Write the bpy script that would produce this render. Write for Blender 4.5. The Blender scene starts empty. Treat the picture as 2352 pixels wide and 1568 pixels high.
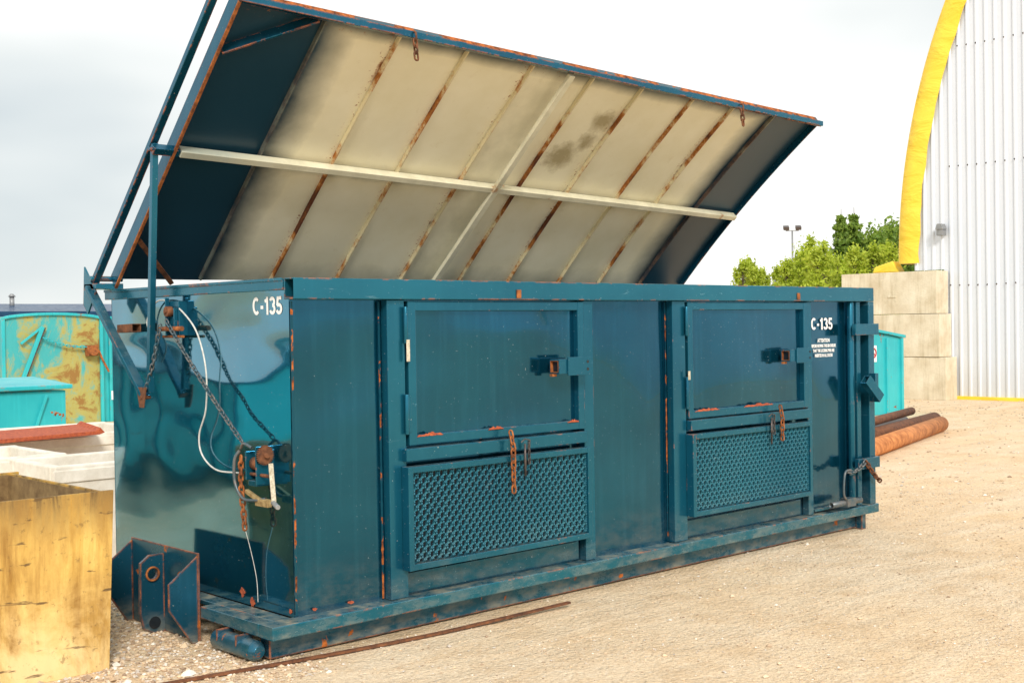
import bpy, math, random
from math import sin, cos, pi, radians, sqrt
from mathutils import Vector, Matrix, noise as mnoise
random.seed(7)
sc=bpy.context.scene
COL=sc.collection
V=Vector
# ------------------------------------------------------------ camera
cd=bpy.data.cameras.new('camera');cam=bpy.data.objects.new('camera',cd);COL.objects.link(cam);sc.camera=cam
yw,pt,rl=0.7517,-0.0126,-0.0153
f=V((sin(yw)*cos(pt),cos(yw)*cos(pt),sin(pt)));rt=V((cos(yw),-sin(yw),0));up=rt.cross(f)
r2=rt*cos(rl)+up*sin(rl);u2=-rt*sin(rl)+up*cos(rl)
M=Matrix((( r2.x,u2.x,-f.x,-3.5187),(r2.y,u2.y,-f.y,-5.4419),(r2.z,u2.z,-f.z,1.6869),(0,0,0,1)))
cam.matrix_world=M
cd.lens=2846.3/2352*36;cd.sensor_width=36;cd.clip_end=3000;cd.clip_start=.05
sc.view_settings.view_transform='Standard';sc.view_settings.look='None';sc.view_settings.exposure=0
# ------------------------------------------------------------ node helper
class NT:
    def __init__(s,name):
        s.m=bpy.data.materials.new(name);s.m.use_nodes=True;s.t=s.m.node_tree;s.t.nodes.clear()
        s.out=s.n('ShaderNodeOutputMaterial');s.b=s.n('ShaderNodeBsdfPrincipled');s.l(s.b.outputs[0],s.out.inputs[0])
    def n(s,ty,**k):
        nd=s.t.nodes.new(ty)
        for a,b in k.items():
            if a.startswith('_'): nd.inputs[int(a[1:])].default_value=b
            else: setattr(nd,a,b)
        return nd
    def l(s,a,b): s.t.links.new(a,b)
    def coord(s,kind='Object',scale=(1,1,1),src=None):
        if src is None: src=s.n('ShaderNodeTexCoord').outputs[kind]
        mp=s.n('ShaderNodeMapping');mp.inputs['Scale'].default_value=scale;s.l(src,mp.inputs[0]);return mp.outputs[0]
    def noise(s,co,scale=5,detail=6,rough=.6,dist=0):
        n=s.n('ShaderNodeTexNoise');n.inputs['Scale'].default_value=scale;n.inputs['Detail'].default_value=detail
        n.inputs['Roughness'].default_value=rough;n.inputs['Distortion'].default_value=dist;s.l(co,n.inputs['Vector']);return n.outputs[0]
    def ramp(s,x,a,b,c0=0,c1=1):
        n=s.n('ShaderNodeMapRange');n.inputs[1].default_value=a;n.inputs[2].default_value=b;n.inputs[3].default_value=c0;n.inputs[4].default_value=c1
        s.l(x,n.inputs[0]);return n.outputs[0]
    def mix(s,f,a,b):
        n=s.n('ShaderNodeMix');n.data_type='RGBA'
        for v,i in((f,0),(a,6),(b,7)):
            if isinstance(v,(int,float)): n.inputs[i].default_value=v
            elif isinstance(v,tuple): n.inputs[i].default_value=(*v[:3],1)
            else: s.l(v,n.inputs[i])
        return n.outputs[2]
    def math(s,op,a,b=0,c=None):
        n=s.n('ShaderNodeMath');n.operation=op
        for v,i in((a,0),(b,1),(c,2)):
            if v is None: continue
            if isinstance(v,(int,float)): n.inputs[i].default_value=v
            else: s.l(v,n.inputs[i])
        return n.outputs[0]
    def bump(s,h,strength=.3,dist=.01,nrm=None):
        n=s.n('ShaderNodeBump');n.inputs['Strength'].default_value=strength;n.inputs['Distance'].default_value=dist
        s.l(h,n.inputs['Height'])
        if nrm is not None: s.l(nrm,n.inputs['Normal'])
        return n.outputs[0]
    def xyz(s,co):
        n=s.n('ShaderNodeSeparateXYZ');s.l(co,n.inputs[0]);return n.outputs
    def set(s,**k):
        mp=dict(color='Base Color',rough='Roughness',metal='Metallic',normal='Normal',coat='Coat Weight',coatr='Coat Roughness',ior='IOR',coatn='Coat Normal',coati='Coat IOR')
        for a,v in k.items():
            i=s.b.inputs[mp[a]]
            if isinstance(v,(int,float)): i.default_value=v
            elif isinstance(v,tuple): i.default_value=(*v[:3],1)
            else: s.l(v,i)
        return s.m
def rustcol(t,co,sc_=18):
    n=t.noise(co,sc_,8,.7)
    return t.mix(t.ramp(n,.38,.62),(.07,.02,.008),(.50,.14,.028))
def paint(name,c1,c2,rough=.2,edge=0.0,chip=.72,chipscale=7,dust=0.0,warp=0.0,warpscale=(1,1,1),coat=.15,speck=.0,streak=.25,scuff=0.0,dusttop=.45,bevel=.006,ior=1.4,coati=1.45,warpfreq=1.6,metal=.6,upd=.35):
    t=NT(name);co=t.coord()
    base=t.mix(t.ramp(t.noise(co,.9,4),.35,.65),c1,c2)
    st=t.ramp(t.noise(t.coord(scale=(14,14,.7)),1.5,6,.65),.5,.8,0,streak)
    base=t.mix(st,base,tuple(min(1,v*1.5+.015) for v in c2))
    r=t.ramp(t.noise(co,3,5),.3,.7,rough*.75,rough*1.35);mt=metal
    nonm=None
    def addn(m):
        nonlocal nonm
        nonm=m if nonm is None else t.math('MAXIMUM',nonm,m)
    if speck:
        sp=t.ramp(t.noise(co,85,3,.5),.72-speck*.03,.74,0,.7)
        base=t.mix(sp,base,(.42,.42,.36));r=t.math('ADD',r,t.math('MULTIPLY',sp,.4));addn(sp)
    if scuff:
        s2=t.ramp(t.noise(t.coord(scale=(1,1,5)),5,9,.75,.6),.62,.72,0,scuff)
        base=t.mix(s2,base,(.25,.36,.38));r=t.math('ADD',r,t.math('MULTIPLY',s2,.3));addn(s2)
    if dust:
        z=t.xyz(t.n('ShaderNodeTexCoord').outputs['Object'])[2]
        dn=t.math('MULTIPLY',t.ramp(z,dusttop,.0,0,1),t.ramp(t.noise(t.coord(scale=(1,1,2.2)),6,8,.7),.42,.72,0,dust))
        nz=t.n('ShaderNodeNewGeometry').outputs['Normal'];up_=t.ramp(t.xyz(nz)[2],.5,.95,0,upd)
        dn=t.math('MAXIMUM',dn,t.math('MULTIPLY',up_,t.ramp(t.noise(co,9,7,.7),.38,.65)))
        base=t.mix(dn,base,(.50,.40,.24));r=t.math('ADD',r,t.math('MULTIPLY',dn,.5));addn(dn)
    cn=t.noise(co,chipscale,9,.62,.3)
    mask=t.ramp(cn,chip,chip+.012)
    if edge:
        bv=t.n('ShaderNodeBevel');bv.samples=3;bv.inputs[0].default_value=bevel
        g=t.n('ShaderNodeNewGeometry')
        d=t.n('ShaderNodeVectorMath');d.operation='DOT_PRODUCT';t.l(bv.outputs[0],d.inputs[0]);t.l(g.outputs['True Normal'],d.inputs[1])
        em=t.math('MULTIPLY',t.ramp(d.outputs['Value'],.99,.95),t.ramp(t.noise(co,4.5,9,.72),.66-edge*.22,.69-edge*.22))
        mask=t.math('MAXIMUM',mask,em)
    col=t.mix(mask,base,rustcol(t,co));addn(mask)
    r=t.math('ADD',r,t.math('MULTIPLY',mask,.6))
    mt=t.math('MULTIPLY',t.math('SUBTRACT',1,nonm),metal)
    nrm=t.bump(t.math('ADD',t.noise(co,160,3),t.math('MULTIPLY',mask,-.6)),.06,.004)
    cw=t.math('MULTIPLY',t.math('SUBTRACT',1,mask),coat)
    k=dict(color=col,rough=r,normal=nrm,coat=cw,coatr=.03 if warp else .12,ior=ior,coati=coati,metal=mt)
    if warp:
        wc=t.coord(scale=warpscale)
        wn=t.bump(t.noise(wc,warpfreq,1.2,.4,.1),1,warp)
        k['coatn']=wn
        k['normal']=t.bump(t.noise(co,160,3),.04,.003,wn)
    return t.set(**k)
TD=(.004,.083,.150);TL=(.007,.118,.200)
M_end=paint('glossy_teal_end_panel',(.014,.18,.28),(.022,.24,.36),.07,warp=.012,warpscale=(1,.5,1.3),coat=.85,chip=.80,chipscale=5,speck=.3,streak=.05,scuff=.12,dust=.2,dusttop=.3,coati=1.65,warpfreq=2.2,metal=.90)
M_wall=paint('teal_side_panel',TD,TL,.12,warp=.03,warpscale=(.8,1,.7),coat=.4,chip=.82,chipscale=5,speck=.3,streak=.35,dust=.4,dusttop=.5,metal=.80)
M_tube=paint('teal_tube_paint',(.008,.105,.175),(.012,.145,.225),.2,edge=.3,chip=.80,speck=.3,streak=.15,dust=.5,scuff=.3,dusttop=.45)
M_grille=paint('teal_grille_paint',(.025,.17,.25),(.045,.23,.31),.25,chip=.9,dust=.6,dusttop=.55,scuff=.9,metal=.35)
M_rail=paint('worn_teal_rail_paint',(.010,.125,.195),(.015,.165,.24),.2,edge=.6,chip=.76,speck=.4,streak=.1,dust=.75,scuff=.55,dusttop=.30,bevel=.012,upd=.65)
M_hook=paint('worn_hook_frame_paint',(.011,.085,.145),(.016,.12,.19),.28,edge=1.3,chip=.64,chipscale=9,speck=.4,dust=.7,scuff=.5,dusttop=.16,bevel=.015)
M_navy=paint('dark_teal_lid_paint',(.006,.08,.145),(.010,.12,.195),.22,edge=.8,chip=.72,chipscale=6,speck=.2,bevel=.012)
M_seam=paint('flaking_weld_seam',(.006,.07,.11),(.010,.10,.15),.4,chip=.52,chipscale=6,coat=.1)
def plain(name,c1,c2,rough=.5):
    t=NT(name);return t.set(color=t.mix(t.noise(t.coord(),6,5),c1,c2),rough=rough)
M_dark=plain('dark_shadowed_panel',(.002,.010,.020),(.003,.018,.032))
M_cyan=paint('faded_turquoise_paint',(.02,.40,.46),(.04,.50,.54),.4,edge=.4,chip=.66,chipscale=3,coat=.15,scuff=.3,bevel=.02,metal=.1)
def rusty(name,dark,light,scale=20,rough=.85,metal=.0,bump=.4):
    t=NT(name);co=t.coord();n=t.noise(co,scale,8,.7)
    return t.set(color=t.mix(t.ramp(n,.35,.65),dark,light),rough=rough,metal=metal,normal=t.bump(n,bump,.004))
def cyanrust():
    t=NT('rust_stained_turquoise');co=t.coord();a=t.noise(t.coord(scale=(1,1,.7)),2.2,9,.74,.6);b=t.noise(t.coord(scale=(3,3,.8)),2,8,.7);x=t.xyz(co)[0]
    c=t.mix(b,(.03,.34,.38),(.06,.42,.42))
    k=t.math('ADD',a,t.ramp(x,-1.0,.5,-.08,.07))
    c=t.mix(t.ramp(k,.43,.54,0,.9),c,t.mix(b,(.36,.30,.04),(.46,.38,.09)))
    c=t.mix(t.ramp(k,.58,.64,0,.85),c,(.26,.11,.02))
    return t.set(color=c,rough=.6)
M_cyanrust=cyanrust()
M_rust=rusty('orange_rust',(.10,.03,.012),(.46,.15,.035))
M_pipe=rusty('bright_orange_rust',(.30,.10,.03),(.66,.27,.09),8)
M_rustdark=rusty('brown_rust',(.05,.02,.012),(.24,.09,.035))
M_inner=rusty('stained_inner_board',(.14,.08,.03),(.36,.24,.10),5)
M_steel=rusty('greasy_steel',(.03,.03,.033),(.16,.13,.12),30,.45,.5,.2)
M_chain=rusty('blue_grey_chain',(.03,.10,.14),(.20,.17,.15),14,.4,.35,.2)
M_brass=rusty('yellowed_metal',(.20,.13,.05),(.46,.34,.16),30,.6,.2,.2)
M_white=rusty('white_lettering',(.80,.82,.82),(.88,.88,.88),40,.6,0,.05)
M_cable=rusty('white_cable',(.45,.46,.44),(.7,.7,.66),40,.5,0,.1)
M_chip=rusty('chipped_cream_primer',(.35,.30,.2),(.70,.66,.54),60,.8,0,.3)
M_red=rusty('red_oxide_patch',(.25,.04,.02),(.52,.12,.04),40,.8,0,.3)
M_redp=rusty('red_paint',(.40,.012,.02),(.6,.02,.03),10,.35,0,.05)
M_glass=rusty('dark_glass',(.01,.012,.015),(.02,.025,.03),3,.1,0,0)
M_grey=rusty('grey_metal',(.22,.23,.24),(.34,.35,.36),15,.5,.4,.1)
M_concw=rusty('off_white_concrete',(.62,.57,.48),(.84,.80,.72),5,.9,0,.3)
def conc():
    t=NT('cast_concrete');co=t.coord();a=t.noise(co,1.6,8,.65);b=t.noise(co,30,6,.7)
    z=t.noise(t.coord(scale=(6,6,.6)),1.5,6,.7)
    c=t.mix(t.ramp(a,.35,.65),(.60,.51,.36),(.80,.73,.58));c=t.mix(t.ramp(z,.48,.72,0,.65),c,(.42,.34,.20))
    c=t.mix(t.ramp(b,.62,.7,0,.6),c,(.30,.25,.18))
    return t.set(color=c,rough=.92,normal=t.bump(t.math('ADD',a,t.math('MULTIPLY',b,.4)),.6,.04))
M_conc=conc()
def yel():
    t=NT('stained_yellow_board')
    a=t.noise(t.coord(scale=(7,7,.8)),1.4,9,.72,.4);b=t.noise(t.coord(scale=(1.3,1.3,.7)),2.0,8,.7,.4);d=t.noise(t.coord(scale=(2.2,2.2,11)),1.5,5,.6,.3);fl=t.noise(t.coord(),26,5,.7)
    c=t.mix(t.ramp(a,.38,.62),(.54,.30,.05),(.78,.53,.15))
    c=t.mix(t.ramp(b,.42,.58,0,.8),c,t.mix(t.ramp(a,.38,.6),(.24,.115,.02),(.52,.30,.07)))
    z=t.xyz(t.n('ShaderNodeTexCoord').outputs['Object'])[2]
    c=t.mix(t.math('MULTIPLY',t.ramp(z,.50,.1,0,.8),t.ramp(b,.60,.42)),c,(.82,.64,.34))
    c=t.mix(t.ramp(d,.61,.65,0,.85),c,(.09,.05,.02))
    c=t.mix(t.ramp(fl,.60,.67,0,.55),c,(.18,.10,.03))
    c=t.mix(t.math('MULTIPLY',t.ramp(z,.66,.9,0,1.0),t.ramp(a,.38,.6)),c,(.13,.075,.025))
    return t.set(color=c,rough=.75,normal=t.bump(t.math('ADD',a,fl),.35,.006))
M_yel=yel()
def tarp():
    t=NT('yellow_tarpaulin');n=t.noise(t.coord(scale=(1,1.5,3)),.9,4,.5,.5)
    return t.set(color=t.mix(n,(.84,.55,.025),(.95,.70,.08)),rough=.45,normal=t.bump(n,.7,.12))
M_tarp=tarp()
def sheet():
    t=NT('white_corrugated_sheet');n=t.noise(t.coord(scale=(1,3,.25)),1,4);b=t.noise(t.coord(),.5,3)
    c=t.mix(n,(.64,.69,.77),(.78,.81,.87))
    z=t.xyz(t.n('ShaderNodeTexCoord').outputs['Object'])[2]
    c=t.mix(t.math('MULTIPLY',t.ramp(z,.9,.0,0,.35),b),c,(.4,.33,.22))
    return t.set(color=c,rough=.38,metal=.15)
M_sheet=sheet()
def ground():
    t=NT('packed_gravel');co=t.coord()
    a=t.noise(co,.35,6,.6);b=t.noise(co,2.3,8,.7);c=t.noise(co,34,6,.75);w=t.noise(t.coord(scale=(.35,1.6,1)),1.1,6,.65,.4)
    col=t.mix(t.ramp(a,.35,.65),(.84,.61,.36),(.82,.66,.46))
    col=t.mix(t.ramp(b,.45,.7,0,.7),col,(.62,.41,.21))
    col=t.mix(t.ramp(w,.52,.7,0,.55),col,(.91,.78,.59))
    col=t.mix(t.ramp(c,.53,.68,0,.65),col,(.40,.26,.15))
    col=t.mix(t.ramp(c,.45,.34,0,.6),col,(.92,.85,.74))
    v=t.n('ShaderNodeTexVoronoi');v.inputs['Scale'].default_value=42;t.l(co,v.inputs['Vector'])
    v2=t.n('ShaderNodeTexVoronoi');v2.inputs['Scale'].default_value=95;t.l(co,v2.inputs['Vector'])
    bw=t.n('ShaderNodeRGBToBW');t.l(v2.outputs['Color'],bw.inputs[0])
    col=t.mix(t.ramp(bw.outputs[0],.2,.8,0,.35),col,(.50,.36,.24))
    h=t.math('ADD',t.math('MULTIPLY',v.outputs[0],-.8),t.math('MULTIPLY',v2.outputs[0],-.5))
    h=t.math('ADD',h,t.math('MULTIPLY',c,.9))
    n1=t.bump(t.math('ADD',b,t.math('MULTIPLY',w,1.2)),.6,.09)
    return t.set(color=col,rough=.95,normal=t.bump(h,.75,.012,n1))
M_ground=ground()
def pebm():
    t=NT('mixed_pebbles');g=t.n('ShaderNodeNewGeometry')
    r=t.n('ShaderNodeValToRGB');t.l(g.outputs['Random Per Island'],r.inputs[0])
    cr=r.color_ramp;cr.elements[0].color=(.32,.22,.15,1);cr.elements[1].color=(.86,.79,.69,1)
    e=cr.elements.new(.5);e.color=(.74,.56,.37,1);e=cr.elements.new(.8);e.color=(.50,.44,.38,1)
    return t.set(color=r.outputs[0],rough=.9)
M_peb=pebm()
def leafm(name,a,b):
    t=NT(name);g=t.n('ShaderNodeNewGeometry');n=t.noise(t.coord(),.9,3)
    c=t.mix(g.outputs['Random Per Island'],a,b);c=t.mix(t.ramp(n,.4,.6,0,.35),c,tuple(v*.5 for v in a))
    t.set(color=c,rough=.6)
    tr=t.n('ShaderNodeBsdfTranslucent');t.l(c,tr.inputs[0]);mx=t.n('ShaderNodeMixShader',_0=.45)
    t.l(t.b.outputs[0],mx.inputs[1]);t.l(tr.outputs[0],mx.inputs[2]);t.l(mx.outputs[0],t.out.inputs[0]);return t.m
M_leaf=leafm('fresh_green_leaves',(.42,.55,.04),(.66,.74,.10))
M_fir=leafm('dark_fir_needles',(.15,.28,.04),(.34,.46,.07))
M_bark=rusty('bark',(.06,.045,.03),(.16,.12,.09),12)
RIBS=[.58,1.12,1.66,2.24,2.82,3.34,3.92,4.42,4.96]
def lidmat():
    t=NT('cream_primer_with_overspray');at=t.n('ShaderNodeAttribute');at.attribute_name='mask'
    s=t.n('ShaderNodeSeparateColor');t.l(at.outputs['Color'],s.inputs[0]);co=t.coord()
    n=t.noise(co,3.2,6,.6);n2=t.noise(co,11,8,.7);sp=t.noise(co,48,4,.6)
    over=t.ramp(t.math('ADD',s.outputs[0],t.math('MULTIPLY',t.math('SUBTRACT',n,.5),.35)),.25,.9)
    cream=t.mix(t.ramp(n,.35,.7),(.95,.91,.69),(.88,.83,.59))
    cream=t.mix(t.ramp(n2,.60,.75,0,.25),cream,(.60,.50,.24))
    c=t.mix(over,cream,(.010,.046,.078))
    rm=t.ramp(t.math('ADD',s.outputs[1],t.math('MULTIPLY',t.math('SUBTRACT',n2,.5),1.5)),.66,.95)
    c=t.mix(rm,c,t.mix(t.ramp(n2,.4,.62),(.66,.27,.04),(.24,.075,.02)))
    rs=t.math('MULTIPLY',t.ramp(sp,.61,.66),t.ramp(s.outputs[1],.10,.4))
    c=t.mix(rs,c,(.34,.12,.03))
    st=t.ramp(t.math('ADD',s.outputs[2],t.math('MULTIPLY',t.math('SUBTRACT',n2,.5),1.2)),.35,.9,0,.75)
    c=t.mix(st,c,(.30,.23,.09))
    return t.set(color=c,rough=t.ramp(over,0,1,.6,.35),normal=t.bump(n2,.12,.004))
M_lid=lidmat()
def ribm():
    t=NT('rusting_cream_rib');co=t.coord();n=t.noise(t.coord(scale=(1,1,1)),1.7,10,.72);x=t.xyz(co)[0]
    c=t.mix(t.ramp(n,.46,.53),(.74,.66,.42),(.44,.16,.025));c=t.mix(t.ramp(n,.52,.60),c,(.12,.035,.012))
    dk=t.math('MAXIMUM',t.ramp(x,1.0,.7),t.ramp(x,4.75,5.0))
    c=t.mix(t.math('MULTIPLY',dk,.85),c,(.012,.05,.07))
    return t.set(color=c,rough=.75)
M_rib=ribm()
def beamm():
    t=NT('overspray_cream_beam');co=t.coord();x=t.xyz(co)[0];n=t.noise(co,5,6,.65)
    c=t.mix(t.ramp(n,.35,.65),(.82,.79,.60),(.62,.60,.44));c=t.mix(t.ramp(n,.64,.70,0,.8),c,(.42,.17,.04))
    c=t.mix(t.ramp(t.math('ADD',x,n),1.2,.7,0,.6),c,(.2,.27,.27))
    return t.set(color=c,rough=.5)
M_beam=beamm()
M_flange=paint('rust_streaked_flange',(.008,.07,.10),(.012,.09,.13),.35,edge=1.2,chip=.46,chipscale=3,bevel=.015)
# ------------------------------------------------------------ mesh builder
class MB:
    def __init__(s): s.v=[];s.f=[];s.sm=[]
    def add(s,vs,fs,smooth=False):
        o=len(s.v);s.v+= [V(a) for a in vs];s.f+=[tuple(i+o for i in q) for q in fs];s.sm+=[smooth]*len(fs);return s
    def box(s,x0,x1,y0,y1,z0,z1):
        return s.add([(x0,y0,z0),(x1,y0,z0),(x1,y1,z0),(x0,y1,z0),(x0,y0,z1),(x1,y0,z1),(x1,y1,z1),(x0,y1,z1)],
        [(0,3,2,1),(4,5,6,7),(0,1,5,4),(1,2,6,5),(2,3,7,6),(3,0,4,7)])
    def frame(s,p,q,upv=(0,0,1)):
        p=V(p);q=V(q);d=(q-p).normalized();u=V(upv)
        if abs(d.dot(u))>.98: u=V((1,0,0))
        a=d.cross(u).normalized();b=a.cross(d).normalized();return p,q,a,b
    def bar(s,p,q,w,h,upv=(0,0,1)):
        p,q,a,b=s.frame(p,q,upv);vs=[]
        for c in(p,q):
            for i,j in((-1,-1),(1,-1),(1,1),(-1,1)): vs.append(c+a*w/2*i+b*h/2*j)
        return s.add(vs,[(0,1,2,3),(7,6,5,4),(0,4,5,1),(1,5,6,2),(2,6,7,3),(3,7,4,0)])
    def tube(s,p,q,w,h,t=.006,upv=(0,0,1)):
        p,q,a,b=s.frame(p,q,upv);vs=[]
        for c in(p,q):
            for k in(1,0):
                W=w/2-(0 if k else t);H_=h/2-(0 if k else t)
                for i,j in((-1,-1),(1,-1),(1,1),(-1,1)): vs.append(c+a*W*i+b*H_*j)
        fs=[]
        for i in range(4):
            j=(i+1)%4
            fs+=[(i,8+i,8+j,j),(4+i,4+j,12+j,12+i),(i,j,4+j,4+i),(8+i,12+i,12+j,8+j)]
        return s.add(vs,fs)
    def cyl(s,p,q,r,n=16,rr=None):
        p,q,a,b=s.frame(p,q);rr=r if rr is None else rr;vs=[]
        for c,R in((p,r),(q,rr)):
            for i in range(n): vs.append(c+(a*cos(2*pi*i/n)+b*sin(2*pi*i/n))*R)
        s.add(vs,[(i,n+i,n+(i+1)%n,(i+1)%n) for i in range(n)],True)
        s.f.append(tuple(len(s.v)-2*n+i for i in range(n)));s.f.append(tuple(len(s.v)-1-i for i in range(n)));s.sm+=[False,False];return s
    def pipe(s,p,q,r,t,n=20):
        p,q,a,b=s.frame(p,q);vs=[]
        for c in(p,q):
            for R in(r,r-t):
                for i in range(n): vs.append(c+(a*cos(2*pi*i/n)+b*sin(2*pi*i/n))*R)
        fs=[]
        for i in range(n):
            j=(i+1)%n
            fs+=[(i,2*n+i,2*n+j,j),(n+i,n+j,3*n+j,3*n+i),(i,j,n+j,n+i),(2*n+i,3*n+i,3*n+j,2*n+j)]
        return s.add(vs,fs,True)
    def prism(s,poly,ax,a0,a1):
        n=len(poly);vs=[]
        for a in(a0,a1):
            for u,v in poly:
                vs.append((a,u,v) if ax==0 else (u,a,v) if ax==1 else (u,v,a))
        return s.add(vs,[tuple(range(n)),tuple(range(2*n-1,n-1,-1))]+[(i,(i+1)%n,n+(i+1)%n,n+i)[::-1] for i in range(n)])
    def sweep(s,pts,r,n=8,closed=False):
        pts=[V(p) for p in pts];m=len(pts);vs=[];prev=None
        for k,p in enumerate(pts):
            a=pts[(k+1)%m] if (closed or k<m-1) else p;b=pts[k-1] if (closed or k>0) else p
            d=(a-b).normalized()
            if prev is None:
                u=V((0,0,1)) if abs(d.z)<.9 else V((1,0,0));prev=d.cross(u).normalized()
            x=(prev-d*prev.dot(d)).normalized();prev=x;y=d.cross(x)
            for i in range(n): vs.append(p+(x*cos(2*pi*i/n)+y*sin(2*pi*i/n))*r)
        fs=[]
        for k in range(m if closed else m-1):
            k2=(k+1)%m
            for i in range(n):
                j=(i+1)%n;fs.append((k*n+i,k*n+j,k2*n+j,k2*n+i))
        return s.add(vs,fs,True)
    def obj(s,name,parent,mat,bevel=0,label=None,loc=None):
        me=bpy.data.meshes.new(name)
        loc=V(loc) if loc is not None else V((0,0,0))
        me.from_pydata([tuple(v-loc) for v in s.v],[],s.f)
        me.polygons.foreach_set('use_smooth',s.sm);me.materials.append(mat);me.validate();me.update()
        import bmesh
        bm=bmesh.new();bm.from_mesh(me);bmesh.ops.recalc_face_normals(bm,faces=bm.faces);bm.to_mesh(me);bm.free()
        o=bpy.data.objects.new(name,me);COL.objects.link(o)
        if parent: o.parent=parent
        o.location=loc
        if bevel:
            b=o.modifiers.new('bevel','BEVEL');b.width=bevel;b.segments=2;b.limit_method='ANGLE';b.angle_limit=radians(50)
        if label: o['label']=label
        return o
def catmull(pts,n=8):
    pts=[V(p) for p in pts];P=[pts[0]*2-pts[1]]+pts+[pts[-1]*2-pts[-2]];out=[]
    for i in range(1,len(P)-2):
        a,b,c,d=P[i-1:i+3]
        for k in range(n):
            t=k/n;out.append(.5*((2*b)+(c-a)*t+(2*a-5*b+4*c-d)*t*t+(3*b-a-3*c+d)*t**3))
    out.append(pts[-1]);return out
def chain(mb,path,ll=.034,r=.0045,w=.011,sag=0):
    path=[V(p) for p in path]
    if sag:
        a,b=path[0],path[-1];path=[a.lerp(b,i/12)+V((0,0,-sag*4*(i/12)*(1-i/12))) for i in range(13)]
    L=[0]
    for i in range(1,len(path)): L.append(L[-1]+(path[i]-path[i-1]).length)
    tot=L[-1];step=ll*.72;k=0;s_=step/2
    while s_<tot:
        i=max(j for j in range(len(L)) if L[j]<=s_);i=min(i,len(path)-2)
        t=(s_-L[i])/(L[i+1]-L[i]);c=path[i].lerp(path[i+1],t);d=(path[i+1]-path[i]).normalized()
        u=V((0,1,.2)) if abs(d.y)<.9 else V((1,0,0))
        a=d.cross(u).normalized();b=d.cross(a).normalized()
        side=(a if k%2 else b)
        side=(side+ (b if k%2 else a)*random.uniform(-.3,.3)).normalized()
        pts=[]
        for m in range(12):
            an=2*pi*m/12;pts.append(c+d*((ll/2-w)*(1 if cos(an)>0 else -1)+cos(an)*w*.95)+side*sin(an)*w)
        mb.sweep(pts,r,5,True);s_+=step;k+=1
def empty(name,loc,label,cat,group=None):
    e=bpy.data.objects.new(name,None);COL.objects.link(e);e.location=loc;e['label']=label;e['category']=cat
    e.empty_display_size=.2
    if group: e['group']=group
    return e
def tag(o,label,cat,group=None):
    o['label']=label;o['category']=cat
    if group:o['group']=group
    return o
def text(name,body,size,mat4,mat,parent,off=0,align='LEFT',spacing=1,width=None):
    cu=bpy.data.curves.new(name,'FONT');cu.body=body;cu.size=size;cu.offset=off;cu.align_x=align;cu.space_line=spacing;cu.extrude=.0006
    t=bpy.data.objects.new('tmp',cu);COL.objects.link(t);bpy.context.view_layer.update()
    me=bpy.data.meshes.new_from_object(t.evaluated_get(bpy.context.evaluated_depsgraph_get()));bpy.data.objects.remove(t)
    me.name=name
    xs=[v.co.x for v in me.vertices];x0,x1=min(xs),max(xs)
    k=1 if width is None else width/(x1-x0)
    for v in me.vertices: v.co.x=(v.co.x-(x0 if align=='LEFT' else 0))*k
    me.materials.clear();me.materials.append(mat)
    o=bpy.data.objects.new(name,me);COL.objects.link(o);o.parent=parent;o.matrix_local=mat4;return o
# bold grotesque lettering drawn as flat strokes
def arc2(cx,cy,rx,ry,a0,a1,n=16):
    return [(cx+rx*cos(radians(a0+(a1-a0)*i/n)),cy+ry*sin(radians(a0+(a1-a0)*i/n))) for i in range(n+1)]
GL={'C':(.74,[arc2(.36,.5,.27,.41,48,312,22)]),'-':(.42,[[(.05,.42),(.33,.42)]]),
'1':(.50,[[(.30,.0),(.30,1.0)],[(.33,.90),(.20,.80),(.06,.75)]]),
'3':(.64,[arc2(.29,.715,.19,.195,160,-88,16),arc2(.29,.305,.215,.215,88,-162,18)]),
'5':(.64,[[(.53,.91),(.19,.91),(.135,.50)],arc2(.29,.315,.215,.225,138,-160,20)])}
def stroke_text(name,body,h,width,mat4,parent,wd=.185,fit=None):
    m=MB();cx=0;tot=sum(GL[c][0] for c in body);kx=width/tot
    lay=0
    for ch in body:
        adv,sts=GL[ch]
        for st in sts:
            lay+=1
            # subdivide long strokes so the lettering follows the sheet
            s2=[]
            for a,b in zip(st[:-1],st[1:]):
                k_=max(1,int(sqrt((a[0]-b[0])**2+(a[1]-b[1])**2)/.15)) if len(st)<4 else 1
                for q in range(k_): s2.append((a[0]+(b[0]-a[0])*q/k_,a[1]+(b[1]-a[1])*q/k_))
            s2.append(st[-1]);st=s2
            n=len(st);L_=[];R_=[]
            for i,p in enumerate(st):
                a=st[max(0,i-1)];b=st[min(n-1,i+1)];dx,dy=b[0]-a[0],b[1]-a[1];l=sqrt(dx*dx+dy*dy);nx_,ny_=-dy/l,dx/l
                if 0<i<n-1:
                    d1=V((p[0]-a[0],p[1]-a[1])).normalized();d2=V((b[0]-p[0],b[1]-p[1])).normalized();c_=max(.5,sqrt((1+d1.dot(d2))/2))
                else: c_=1
                L_.append((p[0]+nx_*wd/2/c_,p[1]+ny_*wd/2/c_));R_.append((p[0]-nx_*wd/2/c_,p[1]-ny_*wd/2/c_))
            vs=[];z=.00015*lay
            for a,b in zip(L_,R_):
                for q in(a,b):
                    X_,Y_=(cx+q[0])*kx,q[1]*h
                    vs.append((X_,Y_,z+(fit(X_,Y_) if fit else 0)))
            m.add(vs,[(2*i,2*i+1,2*i+3,2*i+2) for i in range(n-1)])
        cx+=adv
    o=m.obj(name,parent,M_white);o.matrix_local=mat4;return o
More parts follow.
